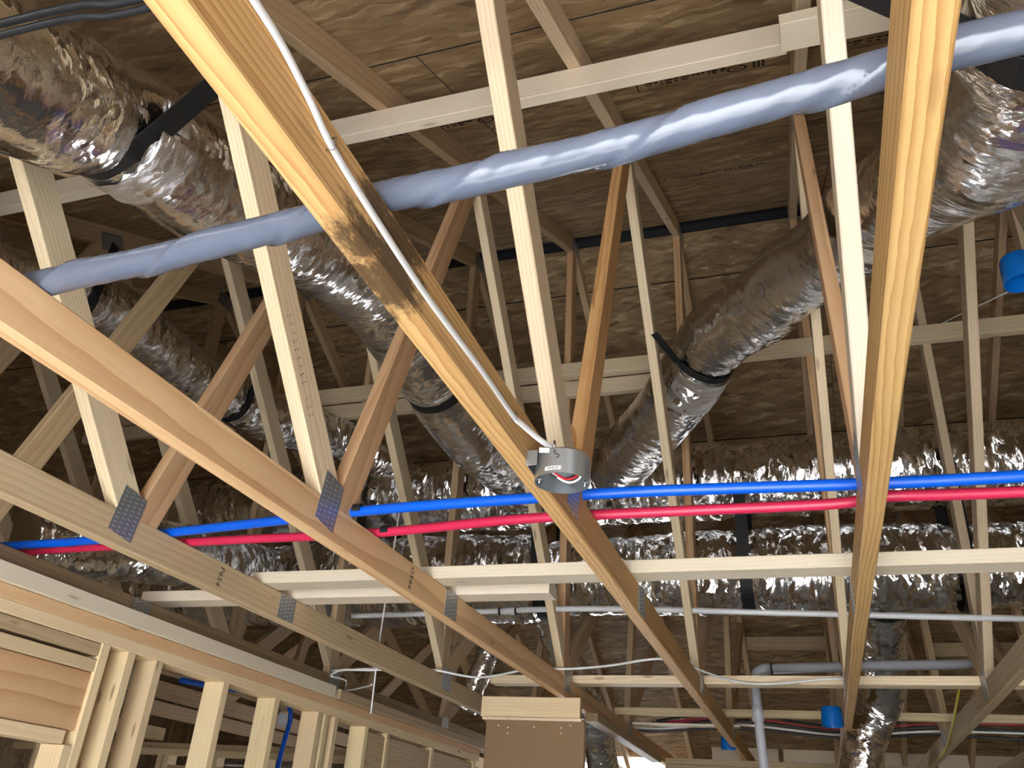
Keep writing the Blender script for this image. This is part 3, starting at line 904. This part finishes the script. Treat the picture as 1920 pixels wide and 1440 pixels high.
for k, (m_, lab) in enumerate(((RUBBER, 'black'), (WHITE, 'white'), (RUBBER, 'black'), (RED, 'red'), (RUBBER, 'black'))):
    zz = 2.60 + 0.022 * k
    cable(['sagging black cable strung low before the far plate', 'white cable among the low far wires', 'second black cable strung across the far chords', 'thin red wire at the far chords', 'topmost black wire across the far chords'][k],
          [(-1.6 + 0.3 * k, 5.75 + 0.07 * k, zz), (-1.0, 5.78 + 0.05 * k, zz - 0.03), (-0.47, 5.85, zz + 0.01), (0.15, 5.8 + 0.05 * k, zz - 0.035), (0.7, 5.85, zz), (1.6, 5.8, zz - 0.03 + 0.02 * (k % 2)), (2.6, 5.85, zz)], 0.007 if k != 3 else 0.004, m_, group='low far wires')

# ------------------------------------------------------------------ round steel junction box on the cable truss
JX, JY, JB = -0.398, 1.385, 2.443
jb = tag(empty('junction_box', (JX, JY, JB)), 'round galvanised steel ceiling box with wires, fixed to the chord', 'junction box')
def lathe(name, prof, seg, mat, parent, smooth=True):
    vs_, fs = [], []
    for (r, z) in prof:
        for k in range(seg):
            a = 2 * math.pi * k / seg
            vs_.append((r * math.cos(a), r * math.sin(a), z))
    for i in range(len(prof) - 1):
        for k in range(seg):
            k2 = (k + 1) % seg
            fs.append((i * seg + k, i * seg + k2, (i + 1) * seg + k2, (i + 1) * seg + k))
    me = bpy.data.meshes.new(name)
    me.from_pydata(vs_, [], fs)
    me.polygons.foreach_set('use_smooth', [smooth] * len(fs))
    bm = bmesh.new(); bm.from_mesh(me)
    bmesh.ops.recalc_face_normals(bm, faces=bm.faces)
    bm.to_mesh(me); bm.free()
    o = link(name, me, mat, parent)
    es = o.modifiers.new('edges', 'EDGE_SPLIT')
    es.split_angle = math.radians(40)
    return o
lathe('body', [(0.0, 0.052), (0.046, 0.052), (0.051, 0.048), (0.051, 0.0), (0.0495, 0.0), (0.0495, 0.046), (0.045, 0.0505), (0.0, 0.0505)], 48, GALV, jb)
def jpart(name, me, mat, loc=(0, 0, 0), rot=(0, 0, 0)):
    o = link(name, me, mat, jb)
    o.location = loc
    o.rotation_euler = rot
    return o
jpart('bracket', bar_mesh(0.060, 0.0015, 0.034, 0.0003), GALV, (-0.0535, -0.012, 0.035), (0, 0, math.radians(90)))
jpart('bracket', bar_mesh(0.022, 0.0015, 0.030, 0.0003), GALV, (-0.047, -0.045, 0.035), (0, 0, 0))
for a in (200, 20):
    ca, sa = math.cos(math.radians(a)), math.sin(math.radians(a))
    jpart('ear', bar_mesh(0.014, 0.010, 0.0015, 0.0003), GALV, (0.044 * ca, 0.044 * sa, 0.004), (0, 0, math.radians(a)))
    jpart('screw', tube_mesh('screw', [V((0, 0, -0.006)), V((0, 0, 0.006))], 0.0022, 8), STEEL, (0.042 * ca, 0.042 * sa, 0.002))
# curved paper label on the near side
def curved_label(z0, z1, a0, a1, r):
    n = 12
    vs_ = []
    for k in range(n + 1):
        a = math.radians(a0 + (a1 - a0) * k / n)
        for rr in (r, r + 0.0004):
            for z in (z0, z1):
                vs_.append((rr * math.cos(a), rr * math.sin(a), z))
    fs = []
    for k in range(n):
        b_ = k * 4
        fs += [(b_ + 2, b_ + 6, b_ + 7, b_ + 3), (b_, b_ + 1, b_ + 5, b_ + 4), (b_ + 1, b_ + 3, b_ + 7, b_ + 5), (b_, b_ + 4, b_ + 6, b_ + 2)]
    me = bpy.data.meshes.new('paper_label')
    me.from_pydata(vs_, [], fs)
    return me
lab_o = jpart('paper_label', curved_label(0.006, 0.013, -112, -78, 0.0511), WHITE)
for k in range(9):
    a = -106 + 2.6 * k
    o = link('barcode_bar', curved_label(0.0072, 0.0118, a, a + (1.4 if k % 3 else 0.8), 0.0516), INK, lab_o)
jpart('cable_clamp', bar_mesh(0.018, 0.008, 0.012, 0.002), STEEL, (-0.022, -0.048, 0.046), (0.3, 0, 0.2))
jpart('screw', tube_mesh('screw', [V((0, 0, 0)), V((0, 0, 0.018))], 0.0022, 8), STEEL, (-0.006, -0.040, 0.05))
jpart('ground_symbol', tube_mesh('ground_symbol', [V((0.005 * math.sin(t), 0, 0.008 * t / 3 - 0.008)) for t in [k * 0.5 for k in range(13)]], 0.0009, 6), DARK, (0.002, -0.0515, 0.036))
for nm, mt, pts in (('wire', WHITE, [(-0.03, -0.03, 0.04), (-0.015, 0.0, 0.018), (0.01, 0.012, 0.006), (0.034, 0.002, 0.012), (0.03, -0.022, 0.03), (0.005, -0.02, 0.044)]),
                    ('wire', WIRERED, [(-0.035, -0.02, 0.042), (-0.01, -0.008, 0.016), (0.012, 0.006, 0.010), (0.036, -0.004, 0.02), (0.03, -0.02, 0.04)]),
                    ('wire', RUBBER, [(-0.03, -0.01, 0.044), (-0.022, -0.004, 0.02), (0.0, 0.01, 0.014), (0.02, 0.014, 0.022), (0.026, 0.0, 0.044)])):
    link(nm, tube_mesh(nm, spline(pts, 0.004), 0.0022, 8), mt, jb)

# blue plastic boxes
def blue_box(label, loc, r, h, axis):
    root = tag(empty('outlet_box', loc), label, 'electrical box', 'blue outlet boxes')
    prof = [(0.0, h), (r * 0.92, h), (r, h * 0.9), (r * 1.06, 0.0), (r * 1.0, 0.0), (r * 0.94, h * 0.86), (0.0, h * 0.93)]
    b_ = lathe('body', prof, 28, BOXBLUE, root)
    b_.rotation_euler = axis
    t_ = link('mounting_tab', bar_mesh(0.05, 0.004, 0.03, 0.0005), BOXBLUE, root)
    t_.location = (r * 0.9, 0, h * 0.5)
    t_.rotation_euler = (0, 0, math.radians(90))
    return root
blue_box('round blue box hanging low on the yellow striped chord', (0.080, 4.60, 2.467), 0.048, 0.088, (0, 0, 0))
blue_box('round blue box far along the cable truss chord', (-0.51, 5.62, 2.46), 0.042, 0.07, (0, 0, 0))
blue_box('round blue box high at the right edge on a web', (0.605, 2.02, 3.18), 0.042, 0.075, (0, 0, 0))

# ------------------------------------------------------------------ stud wall at the left, with header
XW = -2.135                     # room face of the studs
wall = tag(empty('wall_left', (XW, 2.5, 0)), kind='structure')
D = 0.089
def wb(name, y0, y1, z0, z1, mat, x1=XW, dep=D):
    return box_o(name, x1 - dep, x1, y0, y1, z0, z1, mat, wall)
wb('top_plate', -1.1, 5.7, 2.378, 2.416, ORANGE, XW, D)
wb('top_plate', -1.1, 2.36, 2.340, 2.378, STUD, XW - 0.001, D)
wb('top_plate', 2.362, 5.7, 2.340, 2.378, STUD, XW - 0.0015, D)
wb('nailer', -1.1, 3.68, 2.417, 2.469, PALE, XW + 0.014, 0.10)
wb('nailer', 3.72, 6.2, 2.417, 2.462, GREYED, XW + 0.02, 0.10)
# header over the opening
wb('header_plate', -0.6, 2.198, 2.300, 2.338, GREYED, XW - 0.004, D)
wb('header_plate', -0.6, 2.198, 2.252, 2.290, STUD, XW - 0.004, D)
wb('header_board', -0.6, 2.198, 2.078, 2.250, ORANGE, XW - 0.010, 0.038)
wb('header_board', -0.6, 2.198, 2.078, 2.250, YELLOW, XW - 0.050, 0.038)
wb('header_plate', -0.6, 2.160, 2.038, 2.076, STUD, XW - 0.004, D)
for (y0, zt, m_) in ((2.162, 2.036, STUD), (2.200, 2.340, STUD), (2.320, 2.339, STUD), (2.460, 2.339, STUD), (2.854, 2.339, STUD), (3.218, 2.339, STUD), (3.579, 2.339, STUD), (3.642, 2.339, STUD), (3.735, 2.339, STUD), (4.05, 2.339, STUD), (4.3, 2.339, STUD), (4.9, 2.339, STUD), (5.6, 2.339, STUD), (-0.64, 2.339, STUD)):
    wb('stud', y0, y0 + 0.038, 0.04, zt, m_)
wb('bottom_plate', -1.1, -0.6, 0.0, 0.038, STUD)
wb('bottom_plate', 2.16, 5.7, 0.0, 0.038, STUD)
wb('header_board', 4.09, 5.6, 2.10, 2.32, GREYED, XW - 0.01, 0.038)

# partition beyond the stud wall
part = tag(empty('wall_partition', (-3.6, 5.2, 0)), kind='structure')
box_o('top_plate', -5.6, -2.30, 5.20, 5.289, 2.30, 2.338, BROWN, part)
box_o('top_plate', -5.6, -2.30, 5.201, 5.290, 2.262, 2.300, STUD, part)
for x in (-5.4, -5.0, -4.6, -4.3, -4.24, -3.85, -3.45, -3.1, -2.75, -2.40):
    box_o('stud', x, x + 0.038, 5.2, 5.289, 0.0, 2.262, STUD, part)
box_o('header_board', -4.2, -3.1, 5.205, 5.243, 2.02, 2.20, BROWN, part)
part2 = tag(empty('wall_back_room', (-4.2, 1.5, 0)), kind='structure')
box_o('top_plate', -4.289, -4.2, -1.0, 5.1, 2.34, 2.416, STUD, part2)
for k in range(14):
    y = -0.9 + 0.42 * k
    box_o('stud', -4.289, -4.2, y, y + 0.038, 0.0, 2.34, STUD, part2)
tag(tube('water_pipe', [(-2.70, 3.3, 2.42), (-2.70, 3.6, 2.44), (-2.70, 4.05, 2.48), (-2.70, 4.24, 2.42), (-2.70, 4.21, 2.14), (-2.70, 4.2, 1.5), (-2.70, 4.2, 0.2)], 0.013, BLUE, None, 12, 0.05), 'blue plastic pipe rising behind the studs', 'pipe', 'plastic water pipes')

# brown board bulkhead at the end of the room
bk = tag(empty('bulkhead', (-1.19, 3.86, 0)), 'brown board panel with a wooden cap hanging at the end of the room', 'bulkhead')
box_o('cap_board', -1.452, -0.985, 3.855, 3.893, 2.374, 2.462, STUD, bk)
box_o('ledger', -1.44, -0.975, 3.845, 3.905, 2.360, 2.3735, CREAM, bk)
box_o('board', -1.425, -0.965, 3.862, 3.875, 0.0, 2.359, GYP, bk)
box_o('frame', -1.42, -1.33, 3.876, 3.914, 0.0, 2.359, STUD, bk)
box_o('frame', -1.06, -0.97, 3.876, 3.914, 0.0, 2.359, STUD, bk)
for (sx, sz) in ((-1.365, 2.338), (-1.32, 2.330), (-1.32, 2.306), (-1.195, 2.335), (-1.07, 2.334), (-1.07, 2.312), (-1.028, 2.344)):
    s_ = link('screw_head', tube_mesh('screw_head', [V((0, 0, 0)), V((0, -0.002, 0))], 0.0032, 8), WHITE, bk)
    s_.location = (sx + 1.19, 3.8618 - 3.86, sz)

# plates of the cross wall far behind, and boards beyond
fw = tag(empty('wall_cross', (0, 6.3, 0)), kind='structure')
box_o('top_plate', -1.0, 4.3, 6.30, 6.389, 2.43, 2.468, GREYED, fw)
box_o('top_plate', -1.0, 4.3, 6.301, 6.390, 2.391, 2.429, GREYED, fw)
for k in range(13):
    x = -0.98 + 0.41 * k
    box_o('stud', x, x + 0.038, 6.3, 6.389, 0.0, 2.39, STUD, fw)
box_o('nailer', -1.085, -1.02, 4.35, 6.25, 2.430, 2.468, GREYED, fw)
eave = tag(empty('trim_1', (0, 8.4, 0)), kind='structure')
for k in range(9):
    x = -0.9 + 0.61 * k
    box_o('baffle', x, x + 0.57, 8.30, 8.33, 2.56, 2.84, PALE, eave)

# ------------------------------------------------------------------ ink marks
font_cache = {}
def text_mesh(s, size):
    cu = bpy.data.curves.new('ink', 'FONT')
    cu.body = s
    cu.size = size
    cu.align_x = 'CENTER'
    cu.align_y = 'CENTER'
    cu.extrude = 0.0
    cu.resolution_u = 2
    o = bpy.data.objects.new('ink', cu)
    COL.objects.link(o)
    dg = bpy.context.evaluated_depsgraph_get()
    me = bpy.data.meshes.new_from_object(o.evaluated_get(dg))
    bpy.data.objects.remove(o)
    me.materials.clear()
    return me
def ink(s, size, mat4, parent, name='stamp'):
    o = link(name, text_mesh(s, size), INK, parent)
    o.matrix_local = Matrix.Translation(-parent.location) @ mat4
    return o
def basis(x, y, loc):
    x, y = V(x).normalized(), V(y).normalized()
    m = Matrix((x, y, x.cross(y))).transposed().to_4x4()
    m.translation = loc
    return m
trusses = {round(o.location.x - 0.019, 3): o for o in bpy.data.objects if o.get('category') == 'roof truss'}
tA, tB = trusses[-1.707], trusses[-1.103]
ink('P654', 0.030, basis((0, -0.15, -1), (0, 1, -0.15), (-1.707 + 0.0388, 2.10, 2.515)), tA)
ink('G544', 0.030, basis((0, -0.15, -1), (0, 1, -0.15), (-1.103 + 0.0388, 2.17, 2.515)), tB)
# printing on the underside of the sheathing: frame, emblem and rows of illegible type
def on_roof(x, y, dz=0.0012):
    return V((x, y, sheath(y) - dz))
sd = V((0, 1, SL)).normalized()
def roof_print(x0, x1, y0, y1):
    def dash(xa, xb, ya, yb):
        me = bpy.data.meshes.new('print')
        me.from_pydata([tuple(on_roof(xa, ya)), tuple(on_roof(xb, ya)), tuple(on_roof(xb, yb)), tuple(on_roof(xa, yb))], [], [(0, 1, 2, 3)])
        link('print', me, INK, roof)
    dash(x0, x0 + 0.004, y0, y1)
    dash(x0, x0 + 0.012, y1 - 0.003, y1)
    dash(x0 + 0.02, x1 - 0.05, y1 - 0.002, y1)
    x = x0 + 0.03
    rr = random.Random(int(x0 * 1000))
    while x < x1 - 0.14:
        w = rr.uniform(0.006, 0.028)
        dash(x, x + w, y0 + 0.006, y0 + rr.uniform(0.014, 0.02))
        if rr.random() > 0.4:
            dash(x, x + w * 0.8, y0 + 0.024, y0 + rr.uniform(0.030, 0.036))
        x += w + rr.uniform(0.003, 0.012)
    cx, cy = x1 - 0.10, (y0 + y1) / 2
    ringv, ringf = [], []
    for k in range(24):
        a = 2 * math.pi * k / 24
        for r in (0.017, 0.023):
            ringv.append(tuple(on_roof(cx + 1.4 * r * math.cos(a), cy + r * math.sin(a))))
    ringf = [(2 * k, 2 * k + 1, (2 * k + 3) % 48, (2 * k + 2) % 48) for k in range(24)]
    me = bpy.data.meshes.new('print')
    me.from_pydata(ringv, [], ringf)
    link('print', me, INK, roof)
    dash(cx - 0.012, cx + 0.012, cy - 0.003, cy + 0.003)
    for k in range(3):
        dash(x1 - 0.05 + 0.014 * k, x1 - 0.042 + 0.014 * k, y0 + 0.004, y1 - 0.01)
roof_print(-0.36, 0.065, 1.945, 2.005)
roof_print(-1.30, -0.80, 1.945, 2.005)
roof_print(-0.42, 0.045, 2.96, 2.99)
roof_print(0.25, 0.60, 1.945, 2.005)

# printing on the upper trunk jacket, wrapped onto its curve
tr = text_mesh('R6 F', 0.075)
for v in tr.vertices:
    a = v.co.y / 0.205
    v.co = V((v.co.x, -0.2075 * math.cos(a - 0.55), 0.2075 * math.sin(a - 0.55)))
tp = link('print', tr, INK, t1)
tp.matrix_local = Matrix.Translation(V((-1.88, 4.12, 3.575)) - t1.location)
# rows of small illegible lumber stamps on the near web of the wavy-grained truss
wd = V((0, 0.865, -0.936)).normalized()
wn2 = V((0, wd.z, -wd.y))
if wn2.y > 0:
    wn2 = -wn2
vs_, fs_ = [], []
rr = random.Random(3)
for k in range(14):
    c0 = V((-1.103 + 0.019 + 0.0187, 1.375, 2.908)) + wd * (0.02 * k) + wn2 * 0.018
    if k in (9, 13):
        continue
    for row in range(2):
        p_ = c0 - wn2 * (0.012 * row)
        l_, w_ = rr.uniform(0.003, 0.007), rr.uniform(0.0015, 0.003)
        b0 = len(vs_)
        vs_ += [tuple(p_), tuple(p_ + wd * l_), tuple(p_ + wd * l_ + wn2 * w_), tuple(p_ + wn2 * w_)]
        fs_.append((b0, b0 + 1, b0 + 2, b0 + 3))
me_ = bpy.data.meshes.new('stamp')
me_.from_pydata(vs_, [], fs_)
st_ = link('stamp', me_, INK, tB)
st_['kind'] = 'stuff'
st_.matrix_local = Matrix.Translation(-tB.location)
